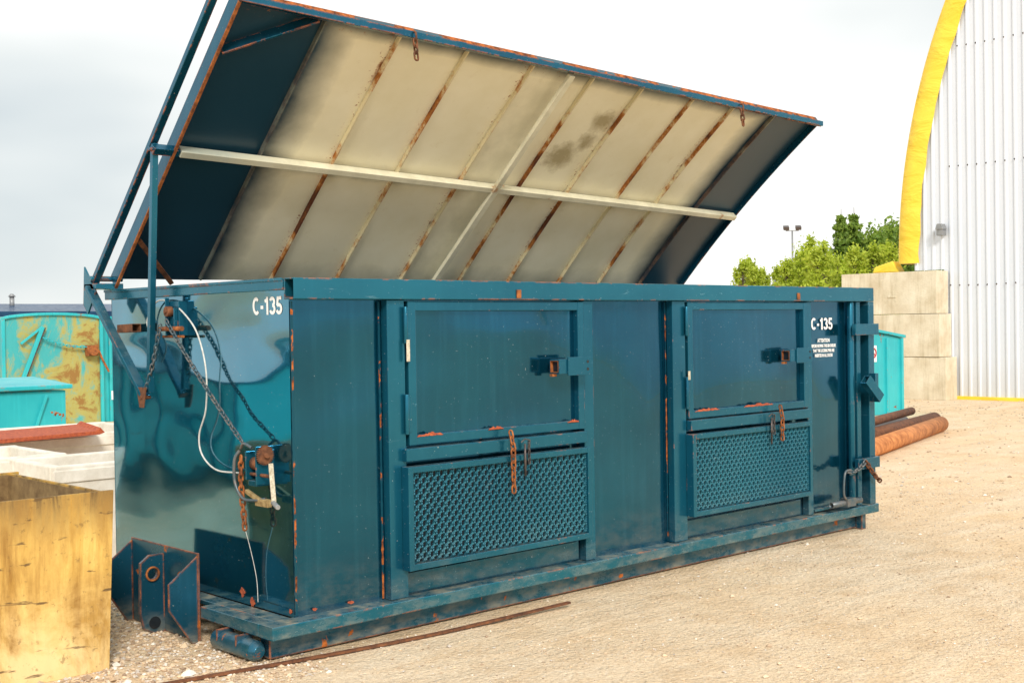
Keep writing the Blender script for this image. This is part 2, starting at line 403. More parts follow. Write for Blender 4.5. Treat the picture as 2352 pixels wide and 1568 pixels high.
# ============================================================ CONTAINER
L=5.51;W=2.03;H=1.95
C=empty('roll_off_container',(0,0,0),'dark teal steel roll-off container with rusty lid open','waste container')
def panel(axis,a0,a1,z0,z1,pos,th,amp,seed,nx=60,nz=30):
    mb=MB();vs=[];fs=[]
    for j in range(nz+1):
        for i in range(nx+1):
            u=i/nx;v=j/nz;a=a0+(a1-a0)*u;z=z0+(z1-z0)*v
            e=min(1,6*u,6*(1-u))*min(1,6*v,6*(1-v))
            d=mnoise.noise(V((a*.9+seed,z*1.5,seed)))*amp*e
            vs.append((a,pos+d,z) if axis==1 else (pos+d,a,z))
    n=nx+1
    for j in range(nz):
        for i in range(nx): 
            fs.append((j*n+i,j*n+i+1,(j+1)*n+i+1,(j+1)*n+i))
    mb.add(vs,fs,True);return mb
panel(1,0,L-.03,.2,1.9,0,.01,.006,3,120,30).obj('side_wall',C,M_wall)
# end wall: oil-canned sheet, dents integrated from a slope field so it mirrors the sky in bands
mb=MB();ny,nz=70,110
def slope(y,z):
    e=min(1,5*y/W,5*(1-y/W));w1=.07*mnoise.noise(V((y*1.6,0,5)));w2=.08*mnoise.noise(V((y*1.9,3,5)))
    k1=1.0+.7*mnoise.noise(V((y*1.2,7,z)));k2=.9+.8*mnoise.noise(V((y*1.1,11,z)));near=max(0,1-y/1.4)
    s=(.075+.07*near)*k1*math.exp(-((z-1.50-w1)/.11)**2)+.11*k2*math.exp(-((z-1.18-w2)/.08)**2)-.03*math.exp(-((z-1.80+w1)/.08)**2)-.03*math.exp(-((z-1.35)/.05)**2)-.02*math.exp(-((z-.9)/.2)**2)
    s+=.022*mnoise.noise(V((y*2.2,z*3.5,1)))
    return s*e
cols=[]
for i in range(ny+1):
    y=W*i/ny;d=0;col=[]
    for j in range(nz+1):
        z=.2+1.7*j/nz;d+=slope(y,z)*1.7/nz;col.append(d)
    end=col[-1];cols.append([c-end*(j/nz) for j,c in enumerate(col)])
def surf(y,z):
    a=min(ny-1e-6,max(0,y/W*ny));b=min(nz-1e-6,max(0,(z-.2)/1.7*nz));i,j=int(a),int(b);a-=i;b-=j
    return (cols[i][j]*(1-a)*(1-b)+cols[i+1][j]*a*(1-b)+cols[i][j+1]*(1-a)*b+cols[i+1][j+1]*a*b)
vs=[(cols[i][j],W*i/ny,.2+1.7*j/nz) for j in range(nz+1) for i in range(ny+1)];n=ny+1
mb.add(vs,[(j*n+i,j*n+i+1,(j+1)*n+i+1,(j+1)*n+i) for j in range(nz) for i in range(ny)],True)
mb.obj('end_wall',C,M_end,label='glossy end wall mirroring the sky in waves')
MB().box(0,L,W,W+.01,.2,1.9).obj('back_wall',C,M_tube)
MB().box(L-.03,L-.01,.012,W-.005,.2,1.88).obj('tailgate',C,M_tube)
MB().box(.06,L-.05,.02,W-.02,.15,.19).obj('floor_plate',C,M_dark)
MB().box(.06,L-.04,.03,.036,.2,1.9).obj('inner_wall',C,M_dark)
MB().tube((-.03,-.0475,H-.055),(L,-.0475,H-.055),.095,.11,.008).obj('top_rail',C,M_rail,.004)
mb=MB();mb.box(-.035,.06,.002,W+.03,H-.06,H-.002);mb.box(-.042,-.037,.0,W+.03,H-.014,H+.002);mb.obj('end_rail',C,M_rail,.003)
MB().box(.065,L-.1,W-.03,W+.05,H-.1,H).obj('back_rail',C,M_rail,.004)
MB().box(L-.09,L,.005,W-.035,H-.1,H-.001).obj('far_rail',C,M_rail,.004)
MB().box(-.2,L+.02,-.11,.02,.13,.2).obj('bottom_rail',C,M_rail,.006)
mb=MB();mb.box(-.2,-.11,.022,.61,.132,.198);mb.box(-.1085,-.004,.022,W-.02,.17,.196);mb.obj('end_sill',C,M_rail,.005)
for y0,y1 in((.0,.09),(W-.1,W-.02)): MB().box(-.15,L-.1,y0,y1,.012,.128).obj('skid',C,M_hook,.004)
MB().box(L-.16,L-.1,-.06,-.002,.0,.128).obj('skid_foot',C,M_hook,.004)
for x0,x1 in((.585,.705),(2.125,2.215),(3.0,3.135),(4.60,4.665)):
    MB().box(x0,x1,-.06,-.004,.202,1.838).obj('post',C,M_tube,.004)
for x in(.565,.720,2.232,2.980,3.150,.008):
    mb=MB();vs=[];n=60
    for i in range(n+1):
        z=.21+1.62*i/n;ww=.006+.005*mnoise.noise(V((x*9,z*30,1)));vs+=[(x-ww,-.0125,z),(x+ww,-.0125,z)]
    mb.add(vs,[(2*i,2*i+1,2*i+3,2*i+2) for i in range(n)]);mb.obj('weld_seam',C,M_seam)
def ring(mb,x0,x1,z0,z1,y0,y1,w):
    mb.box(x0,x0+w,y0,y1,z0,z1);mb.box(x1-w,x1,y0,y1,z0,z1)
    mb.box(x0+w-.002,x1-w+.002,y0+.001,y1,z1-w,z1-.001);mb.box(x0+w-.002,x1-w+.002,y0+.001,y1,z0+.001,z0+w)
def irregular(x0,x1,z0,z1,y,th=.003):
    mb=MB();n=18;top=[];bot=[]
    for i in range(n+1):
        x=x0+(x1-x0)*i/n;e=sin(pi*i/n)**.4
        top.append((x,z0+(z1-z0)*random.uniform(.45,1)*e+.001));bot.append((x,z0+random.uniform(0,.004)))
    mb.prism(bot+top[::-1],1,y-th,y);return mb
for di,(x0,x1,zb) in enumerate(((.72,2.12,1.035),(3.15,4.595,1.03))):
    D=MB();ring(D,x0,x1,zb,1.832,-.072,-.02,.055)
    d=D.obj('door',C,M_tube,.004,label='framed hatch door with chipped lower edge')
    p=panel(1,x0+.05,x1-.05,zb+.05,1.785,-.035,.01,.010,5+di*7,40,20);p.obj('door_panel',d,M_wall)
    for z in ((1.60,1.80),(1.10,1.32)) :
        h=MB();h.cyl((x0-.022,-.078,z[0]),(x0-.022,-.078,z[1]),.013,10);h.box(x0-.018,x0+.012,-.078,-.070,z[0]+.01,z[1]-.01)
        h.obj('hinge',d,M_tube,.002)
    for z in ((1.50,1.62),) if di==0 else ((1.30,1.36),): MB().box(x0-.030,x0-.006,-.0945,-.0915,*z).obj('chipped_hinge_strip',d,M_chip,.003)
    lt=MB();lx,le=(1.80,2.068) if di==0 else (4.22,4.49)
    zc=1.435
    lt.tube((lx,-.125,zc),(le-.03,-.125,zc),.085,.088,.010);lt.box(le-.20,le,-.178,-.167,zc-.056,zc+.056)
    l=lt.obj('latch',d,M_tube,.002)
    r=MB();r.tube((lx-.002,-.125,zc),(lx+.03,-.125,zc),.066,.070,.003);r.box(lx-.01,lx+.03,-.115,-.095,zc-.060,zc-.044);r.obj('rusty_latch_lip',l,M_rust)
    MB().box(lx+.02,lx+.03,-.155,-.095,zc-.031,zc+.031).obj('latch_pocket',l,M_dark)
    for hx,hz in((le-.03,.025),(le-.03,-.02)): MB().cyl((hx,-.1805,zc+hz),(hx,-.1785,zc+hz),.009,10).obj('pin_hole',l,M_glass)
    for a,b in (((.05,.24),(.58,.70),(1.24,1.34)) if di==0 else ((.06,.34),(.62,.98))):
        irregular(x0+a,x0+b,zb+.045,zb+.068,-.0728).obj('rust_patch',d,M_red)
    MB().box(x0-.045 if di==0 else x0-.01,x1-.005,-.1,-.005,.952,1.022).obj('door_sill',C,M_tube,.004)
    vx0,vx1=(.665,2.12) if di==0 else (3.125,4.565)
    vz0,vz1=(.355,.925) if di==0 else (.365,.93)
    v=MB();ring(v,vx0,vx1,vz0,vz1,-.125,-.062,.035);v=v.obj('vent',C,M_tube,.003,label='framed expanded metal vent with dusty lower edge')
    MB().box(vx0+.02,vx1-.02,-.068,-.064,vz0+.02,vz1-.02).obj('vent_backing',v,M_dark)
    g=MB();X0=vx0+.034;X1=vx1-.034;Z0=vz0+.034;Z1=vz1-.034;n=54;m=34
    p=(X1-X0)/n;hh=(Z1-Z0)/m
    for k in range(n+1):
        pts=[]
        for j in range(m+1):
            s_=1 if (j//2+k)%2 else -1
            x=min(X1,max(X0,X0+k*p+s_*p*.27));z=Z0+j*hh;pts.append((x,-.098,z))
        for j in range(m):
            a=V(pts[j]);b=V(pts[j+1]);g.bar(a+V((0,.009,0)),b+V((0,-.010,.002)),.0098,.006,(0,-1,.5))
    g.obj('expanded_mesh',v,M_grille)
    MB().box(vx0+.02,vx1-.03,-.03,-.005,.215,.33).obj('lower_panel',C,M_wall,.004)
    cx=x0+.70 if di==0 else x0+.98
    c=MB();chain(c,[(cx,-.135,1.07),(cx+.005,-.15,.98),(cx+.015,-.14,.72 if di==0 else .82)],.05,.0055,.014);c.obj('door_chain',C,M_rust)
    c=MB();qx=cx+.10 if di==0 else cx-.13
    c.cyl((qx,-.15,.99),(qx+.01,-.14,.80),.007,8);c.sweep([(qx-.02,-.14,1.0),(qx+.0,-.15,1.02),(qx+.04,-.15,1.01),(qx+.045,-.14,.95)],.005,6);chain(c,[(qx+.04,-.14,1.0),(qx+.045,-.14,.86)],.03,.0035,.009)
    c.obj('locking_pin',C,M_steel)
FR=Matrix(((1,0,0,0),(0,0,-1,0),(0,1,0,0),(0,0,0,1)))
stroke_text('container_number','C-135',.092,.30,Matrix.Translation((4.735,-.010,1.620))@FR,C)
stroke_text('container_number','C-135',.094,.295,Matrix.Translation((0,.350,1.765))@Matrix(((0,0,-1,0),(-1,0,0,0),(0,1,0,0),(0,0,0,1))),C,fit=lambda a,b:.0012-surf(.350-a,1.765+b))
text('warning_notice','ATTENTION',.040,Matrix.Translation((4.905,-.010,1.522))@FR,M_white,C,.0012,'CENTER',1.0,width=.17)
text('warning_notice','BEFORE MOVING THIS BIN ENSURE\nTHAT THE LOCKING PINS ARE\nINSERTED IN ALL DOORS',.034,Matrix.Translation((4.905,-.010,1.482))@FR,M_white,C,.0010,'CENTER',1.1,width=.34)
MB().box(L-.085,L-.002,-.095,.0,.201,1.838).obj('corner_post',C,M_tube,.004)
MB().cyl((5.235,-.045,.22),(5.235,-.045,1.838),.028,14).obj('hinge_pipe',C,M_tube,.002)
MB().box(5.30,5.36,-.06,-.004,.202,1.838).obj('post',C,M_tube,.004)
MB().box(5.17,L+.005,-.135,-.097,1.57,1.66).obj('tailgate_hinge',C,M_tube,.004)
MB().box(5.19,L+.0,-.135,-.097,.50,.585).obj('tailgate_hinge',C,M_tube,.004)
mb=MB();mb.tube((5.26,-.16,1.22),(5.43,-.18,1.06),.06,.08,.008);mb.tube((L-.06,-.125,1.03),(L-.06,-.125,1.26),.05,.05,.006);mb.obj('ratchet_bracket',C,M_tube,.002)
mb=MB();mb.box(5.51,5.56,-.05,.35,.25,.6);mb.box(5.51,5.53,-.02,1.8,.3,1.85);mb.obj('tailgate_frame',C,M_tube,.004)
mb=MB();mb.pipe((4.78,-.14,.265),(5.20,-.14,.265),.024,.005,12);mb.box(4.96,5.08,-.175,-.11,.235,.30);mb.sweep(catmull([(4.98,-.16,.28),(4.93,-.16,.34),(4.95,-.16,.50),(5.03,-.16,.52)]),.009,8);mb.obj('tailgate_latch',C,M_chain)
mb=MB();chain(mb,[(5.0,-.15,.50),(5.27,-.15,.57)],.05,.007,.015,.03);mb.obj('tailgate_chain',C,M_chain)
mb=MB();chain(mb,[(5.27,-.15,.57),(5.5,-.15,.38)],.05,.007,.015,.02);mb.obj('tailgate_chain',C,M_rustdark)
MB().box(4.70,5.12,-.05,-.005,.215,.232).obj('lower_ledge',C,M_rail,.003)
# hook frame
mb=MB()
mb.box(-.212,-.2,.61,1.39,.0,.485)
gus=[(-.213,.47),(-.385,.34),(-.385,.20),(-.25,.0),(-.213,.0)]
mb.prism(gus,1,.61,.622);mb.prism(gus,1,1.378,1.39)
mb.obj('hook_plate',C,M_hook,.002)
def holeplate(y0,y1):
    n=28;cx,cz,r=-.285,.335,.032
    outer=[(-.213,.44),(-.30,.44),(-.355,.40),(-.36,.12),(-.34,.03),(-.28,.0),(-.213,.0)]
    m=MB()
    def ray(a):
        dx,dz=cos(a),sin(a);best=9
        for i in range(len(outer)):
            x1,z1=outer[i];x2,z2=outer[(i+1)%len(outer)];ex,ez=x2-x1,z2-z1;den=dx*ez-dz*ex
            if abs(den)<1e-9: continue
            t=((x1-cx)*ez-(z1-cz)*ex)/den;u=((x1-cx)*dz-(z1-cz)*dx)/den
            if t>0 and -1e-6<=u<=1+1e-6: best=min(best,t)
        return (cx+dx*best,cz+dz*best)
    ang=sorted(set([2*pi*i/n for i in range(n)]+[math.atan2(z-cz,x-cx)%(2*pi) for x,z in outer]));k=len(ang);vs=[]
    for y in(y0,y1):
        for a in ang: vs.append((cx+r*cos(a),y,cz+r*sin(a)))
        for a in ang: x,z=ray(a);vs.append((x,y,z))
    fs=[]
    for i in range(k):
        j=(i+1)%k
        fs+=[(i,j,k+j,k+i),(2*k+i,3*k+i,3*k+j,2*k+j),(i,2*k+i,2*k+j,j),(k+i,k+j,3*k+j,3*k+i)]
    return m.add(vs,fs)
m=holeplate(.99,1.01);m.obj('hook_lug',C,M_hook,.0,label='rust-edged lug plate with round bore')
m=MB();m.pipe((-.285,.988,.335),(-.285,.978,.335),.042,.010,20);m.obj('lug_boss',C,M_rust)
m=MB();m.cyl((-.275,.988,.06),(-.275,.985,.06),.035,14);m.obj('lug_bore',C,M_glass)
m=MB();m.cyl((-.216,.80,.33),(-.2125,.80,.33),.033,16);m.obj('plate_bore',C,M_rust)
m=MB();m.cyl((-.21,.03,.062),(-.21,.40,.062),.052,22);m.cyl((-.21,.029,.062),(-.21,-.004,.062),.052,22,.03);m.cyl((-.21,.401,.062),(-.21,.42,.062),.052,22,.035);m.obj('roller',C,paint('worn_roller_paint',(.010,.10,.17),(.016,.14,.22),.25,chip=.60,chipscale=9,dust=.6,dusttop=.1,scuff=.6),.002)
for y in(.14,.33): MB().box(-.262,-.158,y,y+.01,.07,.13).obj('roller_bracket',C,M_hook,.002)
# ---------------- lid
HL,ML_,TL_=(1.99,2.02),(1.22,2.76),(.45,3.50);HR,MR,TR=(1.96,2.05),(1.315,2.68),(.45,3.385)
LX0,LX1=-.01,5.53
def prof(x,u,off=0.0):
    s_=(x-LX0)/(LX1-LX0)
    P=[(HL[i]*(1-s_)+HR[i]*s_,ML_[i]*(1-s_)+MR[i]*s_,TL_[i]*(1-s_)+TR[i]*s_) for i in(0,1)]
    m=.46
    def ev(u):
        a=(u-m)*(u-1)/((0-m)*(0-1));b=u*(u-1)/(m*(m-1));c=u*(u-m)/(1-m)
        return V((x,P[0][0]*a+P[0][1]*b+P[0][2]*c,P[1][0]*a+P[1][1]*b+P[1][2]*c))
    p=ev(u);t=(ev(min(1,u+.01))-ev(max(0,u-.01))).normalized()
    n=V((0,-t.z,t.y))
    if n.z>0:n=-n
    return p+n*off
lid=empty('lid',(0,0,0),'open curved steel lid with cream rust-streaked underside','lid');
del lid['category'];lid.parent=C
NX,NU=260,70
mb=MB();vs=[];fs=[]
for j in range(NU+1):
    for i in range(NX+1):
        x=LX0+(LX1-LX0)*i/NX;p=prof(x,j/NU);d=mnoise.noise(V((x*1.6,j/NU*3,2)))*.008;vs.append(p+V((0,-d,-d)))
n=NX+1
for j in range(NU):
    for i in range(NX): fs.append((j*n+i,j*n+i+1,(j+1)*n+i+1,(j+1)*n+i))
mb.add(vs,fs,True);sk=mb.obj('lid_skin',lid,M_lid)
ca=sk.data.color_attributes.new('mask','FLOAT_COLOR','POINT')
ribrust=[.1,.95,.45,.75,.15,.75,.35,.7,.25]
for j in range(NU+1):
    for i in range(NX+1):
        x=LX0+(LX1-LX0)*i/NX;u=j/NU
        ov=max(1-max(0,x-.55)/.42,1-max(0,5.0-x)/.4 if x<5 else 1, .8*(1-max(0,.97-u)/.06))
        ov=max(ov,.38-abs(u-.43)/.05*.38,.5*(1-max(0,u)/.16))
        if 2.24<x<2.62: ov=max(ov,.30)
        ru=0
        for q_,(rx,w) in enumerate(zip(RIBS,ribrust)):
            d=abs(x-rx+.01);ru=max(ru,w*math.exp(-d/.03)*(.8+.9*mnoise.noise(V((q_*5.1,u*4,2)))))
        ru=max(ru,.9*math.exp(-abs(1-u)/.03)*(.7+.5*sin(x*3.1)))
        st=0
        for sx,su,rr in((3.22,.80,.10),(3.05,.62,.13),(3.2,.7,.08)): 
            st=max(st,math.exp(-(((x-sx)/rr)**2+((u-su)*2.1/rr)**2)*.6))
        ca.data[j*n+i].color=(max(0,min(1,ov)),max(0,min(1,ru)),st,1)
mb=MB();vs=[prof(x,j/24,-.012) for j in range(25) for x in(LX0,LX1)];mb.add(vs,[(2*j,2*j+2,2*j+3,2*j+1) for j in range(24)],True);mb.obj('lid_outer_skin',lid,M_navy)
def strip(mb,x0,x1,u0,u1,o0,o1,seg=16):
    vs=[]
    for k in range(seg+1):
        u=u0+(u1-u0)*k/seg
        for x,o in((x0,o0),(x1,o0),(x1,o1),(x0,o1)): vs.append(prof(x,u,o))
    fs=[(0,1,2,3),tuple(seg*4+i for i in(3,2,1,0))]
    for k in range(seg):
        for i in range(4):
            j=(i+1)%4;fs.append((k*4+i,(k+1)*4+i,(k+1)*4+j,k*4+j))
    mb.add(vs,fs);return mb
strip(MB(),LX0-.014,LX0-.002,0,1,-.014,.075).obj('lid_skirt',lid,M_navy)
strip(MB(),LX1+.002,LX1+.012,0,1,-.014,.05).obj('lid_skirt',lid,M_navy)
strip(MB(),LX0-.018,LX0+.0,.0,1.0,.076,.086).obj('rusty_skirt_edge',lid,M_rust)
mb=MB();vs=[]
for x in(LX0-.014,LX1+.012):
    a=prof(x,1,-.02);b=prof(x,1,.08);t=(prof(x,1)-prof(x,.97)).normalized()
    vs+=[a,b,b+t*.012,a+t*.012]
mb.add(vs,[(0,1,2,3),(7,6,5,4),(0,4,5,1),(1,5,6,2),(2,6,7,3),(3,7,4,0)]);mb.obj('lid_flange',lid,M_flange)
mb=MB();a=prof(LX0-.014,1,.085);b=prof(LX1+.012,1,.075);mb.tube(a+V((0,-.005,.02)),b+V((0,-.005,.02)),.045,.04,.005);mb.obj('lid_edge_tube',lid,M_navy,.003)
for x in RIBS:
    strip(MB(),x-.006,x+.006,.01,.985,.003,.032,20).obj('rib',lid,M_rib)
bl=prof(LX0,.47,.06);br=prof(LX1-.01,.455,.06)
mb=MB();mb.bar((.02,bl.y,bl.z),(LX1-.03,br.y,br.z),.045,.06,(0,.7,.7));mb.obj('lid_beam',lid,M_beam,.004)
mb=MB();mb.bar(prof(2.55,.99,.075),prof(2.53,.02,.06),.05,.03,(0,-.7,-.7));mb.obj('lid_brace',lid,M_beam,.003)
MB().bar(prof(.01,.82,.05),prof(.50,.99,.05),.012,.07,(0,-.7,-.7)).obj('corner_brace',lid,M_navy,.002)
MB().bar(prof(.01,.16,.06),prof(.36,.01,.06),.03,.02,(0,-.7,-.7)).obj('corner_brace',lid,M_rustdark,.002)
for x in(1.15,4.39):
    a=prof(x,1,.085);mb=MB();chain(mb,[a+V((0,-.03,.03)),a+V((0,-.045,-.14))],.055,.0065,.016);mb.obj('lid_chain',lid,M_rustdark)
# lifting linkage
lk=empty('lifting_linkage',(0,0,0),'steel tube linkage','x');del lk['category'];del lk['label'];lk.parent=C
X=-.12
A=V((X,2.0,1.99));B=V((X,1.36,1.30));T=V((X,1.19,2.74))
m=MB();m.bar(A+V((0,.03,-.01)),V((X,.22,3.74)),.035,.045,(1,0,0));m.obj('lift_arm',lk,M_navy,.003)
m=MB();m.bar(V((X-.03,2.03,1.97)),B,.03,.055,(1,0,0));m.obj('lever_arm',lk,M_tube,.003)
m=MB();m.tube(B+V((.012,-.035,.03)),T+V((0,.0,.03)),.035,.035,.004);m.obj('strut',lk,M_tube,.002)
m=MB();m.bar((X-.03,bl.y,bl.z),(.015,bl.y,bl.z),.045,.05,(0,.7,.7));m.cyl((X-.05,bl.y-.0,bl.z+.0),(X+.03,bl.y,bl.z),.012,10);m.obj('link_stub',lk,M_navy,.002)
m=MB();m.box(X-.03,.03,1.93,2.10,1.955,1.99);m.cyl((X-.04,1.99,2.02),(.05,1.99,2.02),.018,10);m.prism([(1.94,1.94),(2.10,2.10),(2.12,1.86),(2.06,1.80)],0,X-.03,X-.018);m.obj('pivot_bracket',lk,M_rail,.002)
m=MB();m.prism([(1.42,1.36),(1.30,1.36),(1.335,1.24),(1.385,1.24)],0,X-.028,X-.02);m.cyl((X-.035,1.36,1.30),(X+.03,1.36,1.30),.012,10);m.obj('lever_clevis',lk,M_rustdark,.002)
m=MB();m.box(-.05,.03,1.07,1.20,1.66,1.86);m.box(-.075,-.05,1.18,1.19,1.66,1.88);m.box(-.075,-.05,1.08,1.09,1.66,1.82);pl=m.obj('pulley_bracket',C,M_tube,.003)
m=MB();m.cyl((-.09,1.15,1.80),(-.055,1.15,1.80),.030,20);m.cyl((-.10,1.15,1.80),(-.05,1.15,1.80),.012,10);m.obj('pulley_wheel',pl,M_rustdark,.002)
m=MB();m.cyl((-.08,1.24,1.70),(-.08,.98,1.70),.014,10);m.cyl((-.06,1.24,1.655),(-.06,1.0,1.655),.008,8);m.obj('pulley_pin',pl,M_rust)
m=MB();m.tube((-.05,1.80,1.705),(-.05,1.60,1.71),.06,.05,.005);m.obj('stub_tube',C,M_rustdark,.002)
m=MB();chain(m,[B+V((-.01,-.01,.03)),V((-.10,1.20,1.73))],.042,.0045,.011,.04);m.obj('lifting_chain',C,M_chain)
m=MB();chain(m,[(-.10,1.13,1.75),(-.11,.30,1.10)],.042,.0045,.011,.02);m.obj('lifting_chain',C,M_chain)
m=MB();m.sweep(catmull([(-.02,1.44,1.50),(-.03,1.40,1.60),(-.03,1.50,1.74),(-.03,1.38,1.86),(-.04,1.17,1.85),(-.05,.95,1.75),(-.05,.84,1.64),(-.05,.77,1.46),(-.05,.78,1.25),(-.05,.86,1.10),(-.05,.83,.99),(-.06,.66,.92),(-.08,.38,.925)],10),.0050,8);m.obj('cable',C,M_cable)
wn=MB()
wn.box(-.11,.02,.165,.175,.88,1.08);wn.box(-.11,.02,.265,.275,.90,1.05);wn.box(-.014,.02,.16,.28,.87,1.06);wn.box(-.10,-.0145,.18,.26,.87,.90)
wn=wn.obj('winch',C,M_tube,.003,label='small rusty hand winch with crank')
m=MB();m.cyl((-.06,.18,.985),(-.06,.26,.985),.034,18);m.cyl((-.08,.06,.93),(-.08,.32,.93),.009,10);m.obj('winch_drum',wn,M_rustdark)
m=MB();poly=[];nt=28
for i in range(nt):
    for a,r in((0,.044),(.25,.044),(.5,.052),(.75,.052)): an=2*pi*(i+a)/nt;poly.append((-.070+r*cos(an),1.035+r*sin(an)))
m.prism(poly,1,.135,.146);m.cyl((-.07,.15,1.035),(-.07,.115,1.035),.014,12);m.obj('winch_gear',wn,M_rustdark)
m=MB();m.sweep(catmull([(-.10,.34,1.05),(-.12,.36,1.0),(-.12,.36,.88),(-.11,.30,.80),(-.10,.18,.80),(-.08,.12,.81)],6),.009,8);m.sweep(catmull([(-.10,.33,1.06),(-.11,.28,1.09),(-.10,.22,1.07)],5),.008,8);m.obj('winch_frame',wn,M_chain)
m=MB();m.bar((-.09,.055,1.00),(-.09,.03,.80),.010,.026,(1,0,0));m.obj('crank_arm',wn,M_chip,.003)
m=MB();m.cyl((-.09,.04,.80),(-.13,-.07,.79),.013,10);m.obj('crank_handle',wn,M_grey,.002)
m=MB();chain(m,[(-.10,.33,1.02),(-.10,.335,.88),(-.09,.32,.64)],.045,.006,.013);m.obj('winch_chain',C,M_rust)
m=MB();m.bar((-.10,.28,.84),(-.09,.10,.78),.022,.022);m.box(-.10,-.07,.08,.20,.77,.81);m.obj('winch_pawl',wn,M_brass,.003)
m=MB();m.sweep(catmull([(-.09,.32,.64),(-.05,.325,.50),(-.03,.31,.36),(-.03,.30,.24)],6),.002,5);m.obj('hanging_wire',C,M_cable)
for y,z,s_ in((.50,.26,.05),(.40,.22,.05),(.03,.23,.03)):
    m=MB();n=15;p=[(y+cos(2*pi*i/n)*s_*random.uniform(.4,1)*.7,z+sin(2*pi*i/n)*s_*random.uniform(.4,1)*.6) for i in range(n)];xx=surf(y,z);m.prism(p,0,xx-.004,xx-.0015);m.obj('paint_chip',C,M_red)
for x,s_ in((.12,.02),(.35,.025)):
    m=MB();n=15;p=[(x+cos(2*pi*i/n)*s_*random.uniform(.5,1),.225+sin(2*pi*i/n)*s_*random.uniform(.4,1)*.5) for i in range(n)];m.prism(p,1,-.012,-.009);m.obj('paint_chip',C,M_red)
for x in(1.52,4.42): MB().box(x,x+.035,-.103,-.096,1.85,1.90).obj('rail_clip',C,M_rust,.002)
# ============================================================ GROUND
g=MB();S=900;g.add([(-S,-S,0),(S,-S,0),(S,S,0),(-S,S,0)],[(0,1,2,3)]);go=g.obj('ground',None,M_ground);go['kind']='structure'
pb=MB();icov=[(0,0,1),(.9,0,.1),(0,.9,.1),(-.9,0,-.1),(0,-.9,.1),(0,0,-.6),(.55,.55,.55),(-.55,.5,.5)]
icof=[(0,1,6),(0,6,2),(1,2,6),(0,2,7),(0,7,3),(2,3,7),(0,3,4),(0,4,1),(1,4,5),(2,1,5),(3,2,5),(4,3,5)]
def pebble(x,y,s_):
    a=random.uniform(0,6.28);c_,s2=cos(a),sin(a);ex=random.uniform(.7,1.3);ez=random.uniform(.4,.8);vs=[]
    for v in icov:
        px=v[0]*s_*ex*random.uniform(.8,1.2);py=v[1]*s_*random.uniform(.8,1.2);vs.append((x+px*c_-py*s2,y+px*s2+py*c_,v[2]*s_*ez+s_*.15))
    pb.add(vs,icof)
cnt=0
while cnt<22000:
    x=random.uniform(-1.6,9);y=random.uniform(-3.6,3.2)
    if -.25<x<5.5 and -.0<y<2.0: continue
    dens=.25+.9*max(0,mnoise.noise(V((x*.9,y*1.6,0)))+.2)
    if x<.2 and y>-.4: dens=1.5
    if random.random()>dens: continue
    s_=random.choice((.003,.004,.004,.005,.006,.008))*random.uniform(.8,1.3)
    if random.random()<.012: s_=random.uniform(.012,.02)
    if x<.1 and y>-.2: s_*=1.9
    pebble(x,y,s_);cnt+=1
for i in range(4500): # loose stones heaped by the hook frame
    x=random.uniform(-1.1,.0);y=random.uniform(-.35,2.6);pebble(x,y,random.uniform(.006,.02)*random.uniform(.6,1))
for i in range(2500):
    x=random.uniform(7,22);y=random.uniform(-1,9);pebble(x,y,random.uniform(.008,.025))
po=pb.obj('gravel',None,M_peb);po['kind']='stuff';po['label']='loose tan and grey gravel stones scattered over the yard';po['category']='gravel'
m=MB();pp=catmull([(-1.3,.06,.012),(-.65,-.02,.012),(.0,-.13,.014),(.7,-.20,.012),(1.3,-.235,.02),(1.76,-.26,.03)],6)
for a,b in zip(pp[:-1],pp[1:]): m.bar(a,b+(b-a)*.02,.028,.012)
tag(m.obj('steel_bar',None,M_rustdark),'long thin rusty flat steel bar lying on the gravel','steel bar')
# ============================================================ YELLOW BIN
yb=empty('yellow_bin',(-1.4,1.1,0),'weathered open yellow box bin with dark stains on gravel','bin')
x0,x1,y0,y1,h,t_=-.75,.655,-.63,.6,.895,.02
m=MB();m.prism([(x0,0),(x1-.04,0),(x1+.0,h),(x0,h)],1,y0,y0+t_);m.prism([(x0,0),(x1-.04,0),(x1+.0,h),(x0,h)],1,y1-t_,y1)
m.prism([(y0+t_-.002,0),(y1-t_+.002,0),(y1-t_+.002,h-.004),(y0+t_-.002,h-.004)],0,x1-t_-.04,x1-.042);m.box(x0,x0+t_,y0+t_-.002,y1-t_+.002,.002,h-.002)
m.obj('bin_body',yb,M_yel,.003)
m=MB();a,b,c,d=x0+t_+.002,x1-t_-.043,y0+t_+.003,y1-t_-.003
m.box(a,b,c,c+.004,.05,h-.012);m.box(a,b,d-.004,d,.05,h-.012);m.box(a,a+.004,c,d,.05,h-.014);m.box(b-.004,b,c,d,.05,h-.014);m.box(a,b,c,d,.04,.06);m.obj('bin_lining',yb,M_inner)
m=MB();m.box(a+.005,a+.40,c+.1,d-.1,h-.10,h-.08);m.obj('inner_shelf',yb,M_inner,.003)
